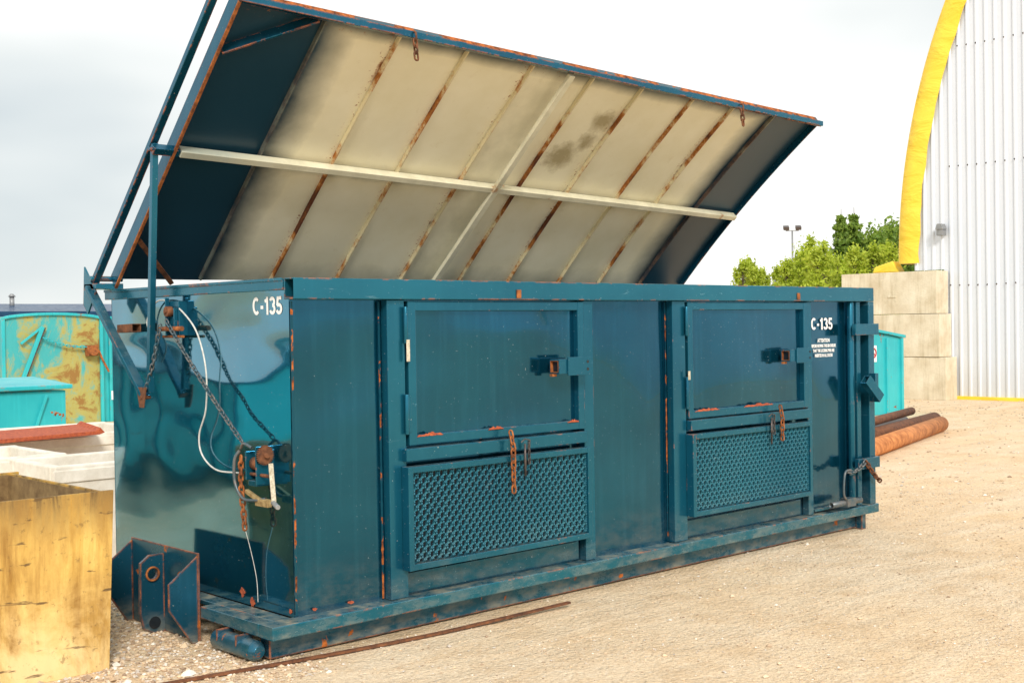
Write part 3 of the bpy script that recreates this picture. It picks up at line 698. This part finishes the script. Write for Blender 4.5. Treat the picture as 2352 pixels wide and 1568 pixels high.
# ============================================================ LEFT CLUTTER
def planter(x0,x1,y0,y1,h,lab,t=.08):
    e=empty('concrete_trough',((x0+x1)/2,(y0+y1)/2,0),lab,'concrete trough','pale concrete troughs beside the container')
    a,b=(x1-x0)/2,(y1-y0)/2;m=MB()
    m.box(-a,a,-b,-b+t,0,h);m.box(-a,a,b-t,b,0,h);m.box(-a,-a+t,-b+t+.001,b-t-.001,0,h-.003);m.box(a-t,a,-b+t+.001,b-t-.001,0,h-.003);m.box(-a+t,a-t,-b+t,b-t,.05,.12)
    m.obj('trough_wall',e,M_concw,.012);m=MB();m.box(-a-.015,a+.015,-b-.015,-b-.001,h-.12,h-.03);m.obj('trough_lip',e,M_concw,.006);return e
planter(.12,1.5,3.25,4.1,.73,'off-white concrete trough standing on gravel beside the container')
planter(-1.1,.75,4.5,5.6,.70,'off-white concrete trough behind the yellow bin')
planter(.6,2.4,6.0,7.4,.72,'wide off-white concrete trough near the turquoise bin')
m=MB();m.prism([(-.9,-.03),(.85,-.015),(.9,.0),(.86,.05),(.82,.02),(-.9,.01)],1,-.3,.3);
ro=m.obj('rusty_sheet',None,M_red,.003);ro.location=(.75,6.05,.745);ro.rotation_euler=(0.05,-.02,-.12);tag(ro,'rusty red steel sheet lying on pale concrete troughs','metal sheet')
e=empty('turquoise_bin',(2.0,9.6,0),'low turquoise steel bin with a sloped lid and strap','bin')
m=MB();m.box(-.9,.70,-.55,.5,0,1.0);m.obj('bin_body',e,M_cyan,.01)
m=MB();m.prism([(-.62,1.02),(.55,1.09),(.55,1.14),(-.62,1.07)],0,-.95,.76);m.obj('bin_lid',e,M_cyan,.01)
m=MB();m.bar((.25,-.56,.35),(.45,-.60,.96),.035,.02,(0,1,0));m.obj('bin_strap',e,M_cyan,.004)
e=empty('turquoise_container',(5.9,17.6,0),'large faded turquoise container with rust stains and rounded top','waste container')
m=MB();arc=[(-1.05,0),(.75,0)]+[(.75-1.8*i/14,1.93+.08*sin(pi*i/14)**.6) for i in range(15)];m.prism(arc,1,-.9,2.5);b=m.obj('container_body',e,M_cyanrust,.01)
m=MB();rim=[(.77-1.84*i/14,1.95+.08*sin(pi*i/14)**.6) for i in range(15)]
for a,c in zip(rim[:-1],rim[1:]): m.bar((a[0],-.93,a[1]),(c[0],-.93,c[1]),.05,.05,(0,1,0))
for x in(-1.07,.74): m.box(x,x+.06,-.95,-.9,0,1.94)
m.obj('container_frame',e,M_cyan,.008)
MB().box(.82,1.35,-.75,2.3,0,1.98).obj('side_compartment',e,M_cyan,.008)
for x in(.98,1.22): MB().box(x,x+.05,-.80,-.752,0,1.98).obj('compartment_rib',e,M_cyan,.004)
m=MB();m.bar((-.85,-.97,.55),(-.35,-.97,1.80),.07,.05,(0,1,0));m.bar((-.35,-.97,1.80),(-.75,-.97,1.5),.04,.04,(0,1,0));m.obj('lift_lever',e,M_cyan,.005)
m=MB();m.bar((-.80,-.975,.55),(-.30,-.975,1.78),.02,.02,(0,1,0));m.obj('lever_rod',e,M_steel,.002)
m=MB();chain(m,[(-.35,-1.0,1.6),(.45,-1.0,1.42)],.09,.008,.02,.05);m.obj('container_chain',e,M_cyan)
m=MB();m.box(.45,.66,-1.03,-.93,1.25,1.45);m.cyl((.55,-1.1,1.35),(.55,-.95,1.35),.09,14);m.sweep([(.66,-1.05,1.35),(.72,-1.05,1.2),(.85,-1.05,.95)],.02,6);m.obj('container_winch',e,M_rust)
text('container_letter','F',.22,Matrix.Translation((1.0,-.815,.42))@FR,M_white,e,.008)
e=empty('warehouse',(32,80,0),'long low distant warehouse with a dark blue roof','building')
m=MB();m.box(-16,5,-5,8,0,2.6);m.obj('warehouse_wall',e,M_sheet)
m=MB();m.prism([(-5.4,2.55),(8.4,2.55),(8.4,2.8),(1.5,3.75),(-5.4,3.1)],0,-16.4,5.4);m.obj('warehouse_roof',e,paint('blue_metal_roof',(.012,.05,.13),(.02,.08,.18),.4,chip=.85))
m=MB();m.cyl((-2.5,0,3.3),(-2.5,0,4.2),.16,10);m.cyl((-2.5,0,4.2),(-2.5,0,4.4),.26,10,.1);m.obj('roof_vent',e,M_grey)
MB().cyl((3.2,0,3.3),(3.2,0,4.2),.1,8).obj('roof_vent',e,M_grey)
# unseen container, added to give the glossy end wall something to mirror
e=empty('roll_off_container',(-3.4,8.4,0),'added turquoise roll-off container, out of view, for the end wall reflection','waste container')
MB().box(-1.0,1.0,-4,4,.18,1.45).obj('side_wall',e,M_cyan,.01)
for i in range(9): MB().box(1.002,1.07,-3.95+i*.95,-3.87+i*.95,.2,1.4).obj('post',e,M_navy,.006)
mb=MB();mb.box(.96,1.08,-4.04,4.04,1.4,1.5);mb.box(-1.08,-.96,-4.04,4.04,1.4,1.5);mb.box(-.955,.955,-4.05,-3.95,1.4,1.5);mb.box(-.955,.955,3.95,4.05,1.4,1.5);mb.obj('top_rail',e,M_navy,.006)
for a in(.5,-.65): MB().box(a,a+.15,-4.2,4,0,.17).obj('skid',e,M_hook,.006)
# ============================================================ RIGHT SIDE
PG='rusty pipes lying beside the container'
def pipe(p,q,r,mat,lab):
    m=MB();m.pipe(p,q,r,.012,20);tag(m.obj('steel_pipe',None,mat,loc=((V(p)+V(q))/2)),lab,'pipe',PG)
pipe((9.2,2.42,.11),(13.95,3.80,.11),.115,M_pipe,'thick orange rusty steel pipe lying on gravel')
pipe((9.4,2.95,.12),(14.6,4.25,.12),.11,M_rustdark,'dark rusty steel pipe lying on gravel')
pipe((9.0,3.25,.09),(14.2,4.55,.09),.09,M_steel,'grey-black steel pipe lying on gravel')
pipe((9.3,2.9,.31),(13.9,4.25,.29),.06,M_rustdark,'thin dark rusty pipe resting on other pipes')
pipe((9.4,3.5,.1),(13.6,4.95,.1),.1,M_rust,'reddish rusty steel pipe lying on gravel')
e=empty('turquoise_bin',(16.45,7.0,0),'turquoise steel bin with sloped top and warning sign','bin')
m=MB();m.prism([(-.66,0),(.62,0),(.62,1.36),(-.66,1.52)],1,-.8,1.4);m.obj('bin_body',e,M_cyan,.01)
m=MB();m.prism([(-.72,1.53),(.68,1.36),(.68,1.41),(-.72,1.58)],1,-.86,1.45);m.obj('bin_lid',e,M_cyan,.006)
for x in(-.68,.56,.05): MB().box(x,x+.07,-.84,-.79,0,1.36).obj('bin_rib',e,M_cyan,.006)
sg=MB();sg.box(-.48,-.26,-.815,-.803,.95,1.24);sg=sg.obj('warning_sign',e,M_white)
m=MB();m.sweep([(-.37+.08*cos(2*pi*i/20),-.82,1.11+.08*sin(2*pi*i/20)) for i in range(20)],.013,6,True);m.bar((-.425,-.822,1.165),(-.315,-.822,1.055),.016,.01);m.obj('prohibition_ring',sg,M_redp)
for k,(z0,ya,yb_) in enumerate(((0,7.20,9.5),(.905,7.30,9.55),(1.81,7.38,9.62))):
    m=MB();m.box(-.5,.0,-(yb_-ya)/2,(yb_-ya)/2,0,.895);m.box(-.515,-.501,-.2,.0,.35,.40)
    o=m.obj('concrete_block',None,M_conc,.065);o.location=(21.08,(ya+yb_)/2,z0);o.rotation_euler=(0,0,(.012,-.015,.01)[k]);tag(o,'large cast concrete block stacked beside the arched building','concrete block','stacked concrete blocks of a retaining wall')
for i in range(3):
    for k in range(3):
        m=MB();m.box(-1.1,1.1,-.7,.7,0,.895);o=m.obj('concrete_block',None,M_conc,.035);o.location=(22.45+i*2.25,8.25,k*.905+.0);tag(o,'large cast concrete block stacked under the fabric roof','concrete block','stacked concrete blocks of a retaining wall')
hut=empty('arched_building',(21.15,-5.3,0),'arched white corrugated metal building with yellow tarpaulin edge','building')
R=13.8;zc=2.9
def archz(y): return zc+sqrt(max(0,(R-.15)**2-y*y)) if abs(y)<R-.15 else zc
m=MB();vs=[];ys=[];y=-12.9
while y<13.45:
    for dy,dx in((0,0),(.09,0),(.115,-.028),(.15,-.028),(.175,0)): ys.append((y+dy,dx))
    y+=.2
for y,dx in ys: vs+=[(dx,y,0 if y<12.75 else 2.74),(dx,y,archz(y))]
m.add(vs,[(2*i,2*i+2,2*i+3,2*i+1) for i in range(len(ys)-1)]);m.obj('corrugated_gable',hut,M_sheet)
m=MB()
for zz in(2.4,4.9,7.4):
    y=12.7
    while y>3: 
        m.cyl((-.045,y-.067,zz+.02*sin(y*3)),(-.027,y-.067,zz),.014,6);y-=.2
m.obj('roofing_screw',hut,M_steel)['kind']='stuff'
m=MB();vs=[];n=200
for i in range(n+1):
    a=pi*i/n;ww=.05*mnoise.noise(V((i*.45,0,0)));w2=.05*mnoise.noise(V((i*.35,4,0)))
    for r_,x in((R-.47+ww,-.06),(R-.25,-.13+w2),(R-.02,-.09-w2),(R+.05,.0),(R+.03+ww*.5,.9)):
        vs.append((x,r_*cos(a),zc+r_*sin(a)-.0))
m.add(vs,[(i*5+k,(i+1)*5+k,(i+1)*5+k+1,i*5+k+1) for i in range(n) for k in range(4)],True);m.obj('tarpaulin_edge',hut,M_tarp)
m=MB();vs=[]
for i in range(61):
    a=pi*i/60
    for x in(.9,26): vs.append((x,R*cos(a),zc+R*sin(a)))
m.add(vs,[(2*i,2*i+2,2*i+3,2*i+1) for i in range(60)],True);m.obj('fabric_roof',hut,M_concw)
m=MB();m.box(-.06,.0,-12.9,12.75,.0,.07);m.obj('yellow_base_trim',hut,M_tarp)
m=MB();m.box(-.20,-.04,12.72,12.86,3.45,3.60);m.prism([(12.70,3.58),(12.88,3.58),(12.84,3.70),(12.74,3.70)],0,-.22,-.04);m.obj('wall_lamp',hut,M_grey,.01)
m=MB();m.prism([(13.85,2.72),(14.5,2.72),(14.45,2.86),(14.0,2.98)],0,.0,.3);m.obj('tarpaulin_fold',hut,M_tarp,.03)
e=empty('light_pole',(83.6,53.6,0),'tall grey yard light pole with two floodlights','light pole')
m=MB();m.cyl((0,0,0),(0,0,9.2),.11,10,.07);m.cyl((0,0,0),(0,0,.4),.25,10);m.obj('pole',e,M_grey)
m=MB();m.bar((.35,-.4,9.2),(-.35,.4,9.2),.08,.08);m.obj('cross_arm',e,M_grey)
for s_ in(-1,1):
    m=MB();c=V((.33*s_,-.37*s_,9.4));m.bar(c+V((-.18,-.16,-.06)),c+V((.18,.16,.12)),.45,.28);m.obj('floodlight',e,M_steel,.02)
e=empty('red_truck',(21.7,16.1,0),'red truck cab parked beyond the container','truck')
m=MB();m.prism([(-1.2,.6),(1.1,.6),(1.1,2.75),(.9,3.02),(-.5,3.02),(-.85,2.0),(-1.2,1.9)],0,-.22,.22);m.obj('cab',e,M_redp,.05)
m=MB();m.prism([(-.45,1.85),(.7,1.85),(.7,2.35),(-.3,2.35)],0,-.23,-.22);m.obj('window',e,M_glass)
for wx in(-.22,.05):
    for wy in(-.7,.8):
        m=MB();m.cyl((wx,wy,.45),(wx+.17,wy,.45),.45,20);m.obj('wheel',e,M_glass,.02)
# ============================================================ TREES
def leafquad(vs,fs,p,s_):
    a=V((random.gauss(0,1),random.gauss(0,1),random.gauss(0,1))).normalized();b=a.cross(V((random.gauss(0,1),random.gauss(0,1),random.gauss(0,1)))).normalized()
    o=len(vs);vs+=[p+a*s_,p+b*s_*.5,p-a*s_,p-b*s_*.5];fs.append((o,o+1,o+2,o+3))
def decid(h,rad,n,seed,ls=.12,nc=34,tight=.30):
    random.seed(seed);t=MB();c=MB();vs=[];fs=[]
    t.cyl((0,0,0),(.1,0,h*.55),.09,8,.05);t.cyl((.1,0,h*.55),(.05,.05,h*.95),.05,6,.012)
    cl=[]
    for i in range(nc):
        z=h*random.uniform(.2,1.0);k=max(.12,1-abs(z/h-.42)*1.5);a=random.uniform(0,6.28);r=rad*k*random.uniform(.2,1)
        q=V((cos(a)*r,sin(a)*r,z));t.cyl((.07,0,z*.72),q,.025,5,.008);cl.append((q,rad*random.uniform(.6,1.2)*tight*(.5+.5*k)))
    for q,r in cl:
        for _ in range(n//nc):
            d=V((random.gauss(0,1),random.gauss(0,1),random.gauss(0,1)*1.7));leafquad(vs,fs,q+d*r*.55,ls*random.uniform(.6,1.3))
    c.add(vs,fs);return t,c
def conif(h,rad,n,seed,ls=.13):
    random.seed(seed);t=MB();c=MB();vs=[];fs=[];t.cyl((0,0,0),(0,0,h),.12,8,.01)
    lv=16
    for k in range(lv):
        z=h*(.12+.86*k/lv);r=rad*(1-(k/lv))**.9*random.uniform(.7,1.3)+.05
        for b in range(8):
            a=b*.785+random.uniform(-.3,.3)+k;rr=r*random.uniform(.5,1.3)
            q=V((cos(a)*rr,sin(a)*rr,z+rr*.1));t.cyl((0,0,z),q,.02,4,.006)
            for _ in range(n//(lv*8)):
                u=random.random()**.7;p=V((0,0,z)).lerp(q,u)+V((random.gauss(0,.06),random.gauss(0,.06),random.gauss(0,.07)-.04));leafquad(vs,fs,p,ls*random.uniform(.6,1.2))
    c.add(vs,fs);return t,c
protos={}
for nm,(fn,ar,lm) in dict(a=(decid,(5,1.8,4400,1,.11,40,.24),M_leaf),b=(decid,(4.2,1.1,2200,2,.09,30,.26),M_leaf),c=(conif,(6.5,1.25,5400,3),M_fir),d=(decid,(5.6,2.2,6600,4,.13,46,.28),M_fir)).items():
    t,c=fn(*ar);tm=t.obj('trunk',None,M_bark);cm=c.obj('crown',None,lm);protos[nm]=(tm.data,cm.data);bpy.data.objects.remove(tm);bpy.data.objects.remove(cm)
random.seed(11)
def tree(kind,x,y,s_,lab):
    e=empty('pine_tree' if kind=='c' else 'tree',(x,y,0),lab,'tree','trees beyond the yard');e.rotation_euler=(0,0,random.uniform(0,6));e.scale=(s_,s_,s_)
    for nm,me in zip(('trunk','crown'),protos[kind]):
        o=bpy.data.objects.new(nm,me);COL.objects.link(o);o.parent=e
def belt(px,s_): # bearing of the tree belt, by distance
    yy={1700:19.32,1822:17.24,1940:15.37,2070:13.48};ks=sorted(yy)
    for a,b in zip(ks[:-1],ks[1:]):
        if px<=b or b==ks[-1]: return -5.44+(yy[a]+(yy[b]-yy[a])*(px-a)/(b-a)+5.44)*s_
TR_=[('c',1962,1.62,1.12),('c',1932,1.7,1.16),('c',1945,1.8,1.10),('d',2015,1.65,1.02),('d',2052,1.7,1.08),('d',2095,1.6,1.06),('d',1985,1.9,1.06),
('a',1895,1.45,1.0),('a',1865,1.55,1.10),('b',1845,1.6,1.18),('b',1790,1.6,1.04),('b',1722,1.55,1.12),('b',1752,1.7,1.06),('a',1825,1.7,.94),('a',1905,1.5,.94),('b',1880,1.35,1.10),('a',1945,1.45,.86),('a',1985,1.42,.88),('a',2030,1.45,.90),('b',1705,1.5,1.08),('a',1925,1.4,.86),('b',1965,1.35,1.08),('b',2005,1.38,1.10),('b',1735,1.5,1.0),('b',1810,1.5,1.06),('b',2045,1.38,1.10)]
for k,px,s_,z in TR_:
    lab={'a':'bright green leafy tree at the edge of the yard','b':'slender light green sapling at the edge of the yard','c':'tall dark green conifer above the other trees','d':'dense dark green tree beside the arched building'}[k]
    tree(k,-3.52+33.52*s_,belt(px,s_),z,lab)
for x,y in((24,45),(31,52),(40,50)): tree('b',x,y,.72,'small green sapling just above the container rim')
# ============================================================ WORLD, LIGHT
w=bpy.data.worlds.new('World');sc.world=w;w.use_nodes=True;nt=w.node_tree;nt.nodes.clear()
def wn_(ty): return nt.nodes.new(ty)
EL=33;AZ=212
out=wn_('ShaderNodeOutputWorld');bg=wn_('ShaderNodeBackground');nt.links.new(bg.outputs[0],out.inputs[0]);bg.inputs[1].default_value=.12
sky=wn_('ShaderNodeTexSky');sky.sky_type='NISHITA';sky.sun_disc=False;sky.sun_elevation=radians(EL);sky.sun_rotation=radians(AZ)
tc=wn_('ShaderNodeTexCoord');mp=wn_('ShaderNodeMapping');mp.inputs['Scale'].default_value=(1,1,3.0);mp.inputs['Location'].default_value=(2.3,1.1,.4);nt.links.new(tc.outputs['Generated'],mp.inputs[0])
no=wn_('ShaderNodeTexNoise');no.inputs['Scale'].default_value=1.3;no.inputs['Detail'].default_value=4;no.inputs['Roughness'].default_value=.5;nt.links.new(mp.outputs[0],no.inputs['Vector'])
m2=wn_('ShaderNodeMapping');m2.inputs['Location'].default_value=(-.33,-.93,-.13*2.6);m2.inputs['Scale'].default_value=(1,1,2.6);nt.links.new(tc.outputs['Generated'],m2.inputs[0])
ln=wn_('ShaderNodeVectorMath');ln.operation='LENGTH';nt.links.new(m2.outputs[0],ln.inputs[0])
mr=wn_('ShaderNodeMapRange');mr.interpolation_type='SMOOTHSTEP';mr.inputs[1].default_value=.08;mr.inputs[2].default_value=.46;mr.inputs[3].default_value=-.20;mr.inputs[4].default_value=.08;nt.links.new(ln.outputs['Value'],mr.inputs[0])
ad=wn_('ShaderNodeMath');ad.operation='ADD';nt.links.new(no.outputs[0],ad.inputs[0]);nt.links.new(mr.outputs[0],ad.inputs[1])
cr=wn_('ShaderNodeValToRGB');nt.links.new(ad.outputs[0],cr.inputs[0])
k=1/.12
cr.color_ramp.elements[0].position=.26;cr.color_ramp.elements[0].color=(.56*k,.65*k,.70*k,1)
cr.color_ramp.elements[1].position=.56;cr.color_ramp.elements[1].color=(1.16*k,1.16*k,1.13*k,1)
e_=cr.color_ramp.elements.new(.44);e_.color=(.90*k,.94*k,.93*k,1)
mx=wn_('ShaderNodeMix');mx.data_type='RGBA';mx.inputs[0].default_value=.96;nt.links.new(sky.outputs[0],mx.inputs[6]);nt.links.new(cr.outputs[0],mx.inputs[7]);nt.links.new(mx.outputs[2],bg.inputs[0])
sl=bpy.data.lights.new('sun','SUN');sl.energy=3.1;sl.angle=radians(14);sl.color=(1,.94,.85);so=bpy.data.objects.new('sun',sl);COL.objects.link(so)
az=radians(AZ);d=V((sin(az)*cos(radians(EL)),cos(az)*cos(radians(EL)),sin(radians(EL))))
so.rotation_euler=d.to_track_quat('Z','Y').to_euler();so.location=(0,0,20)
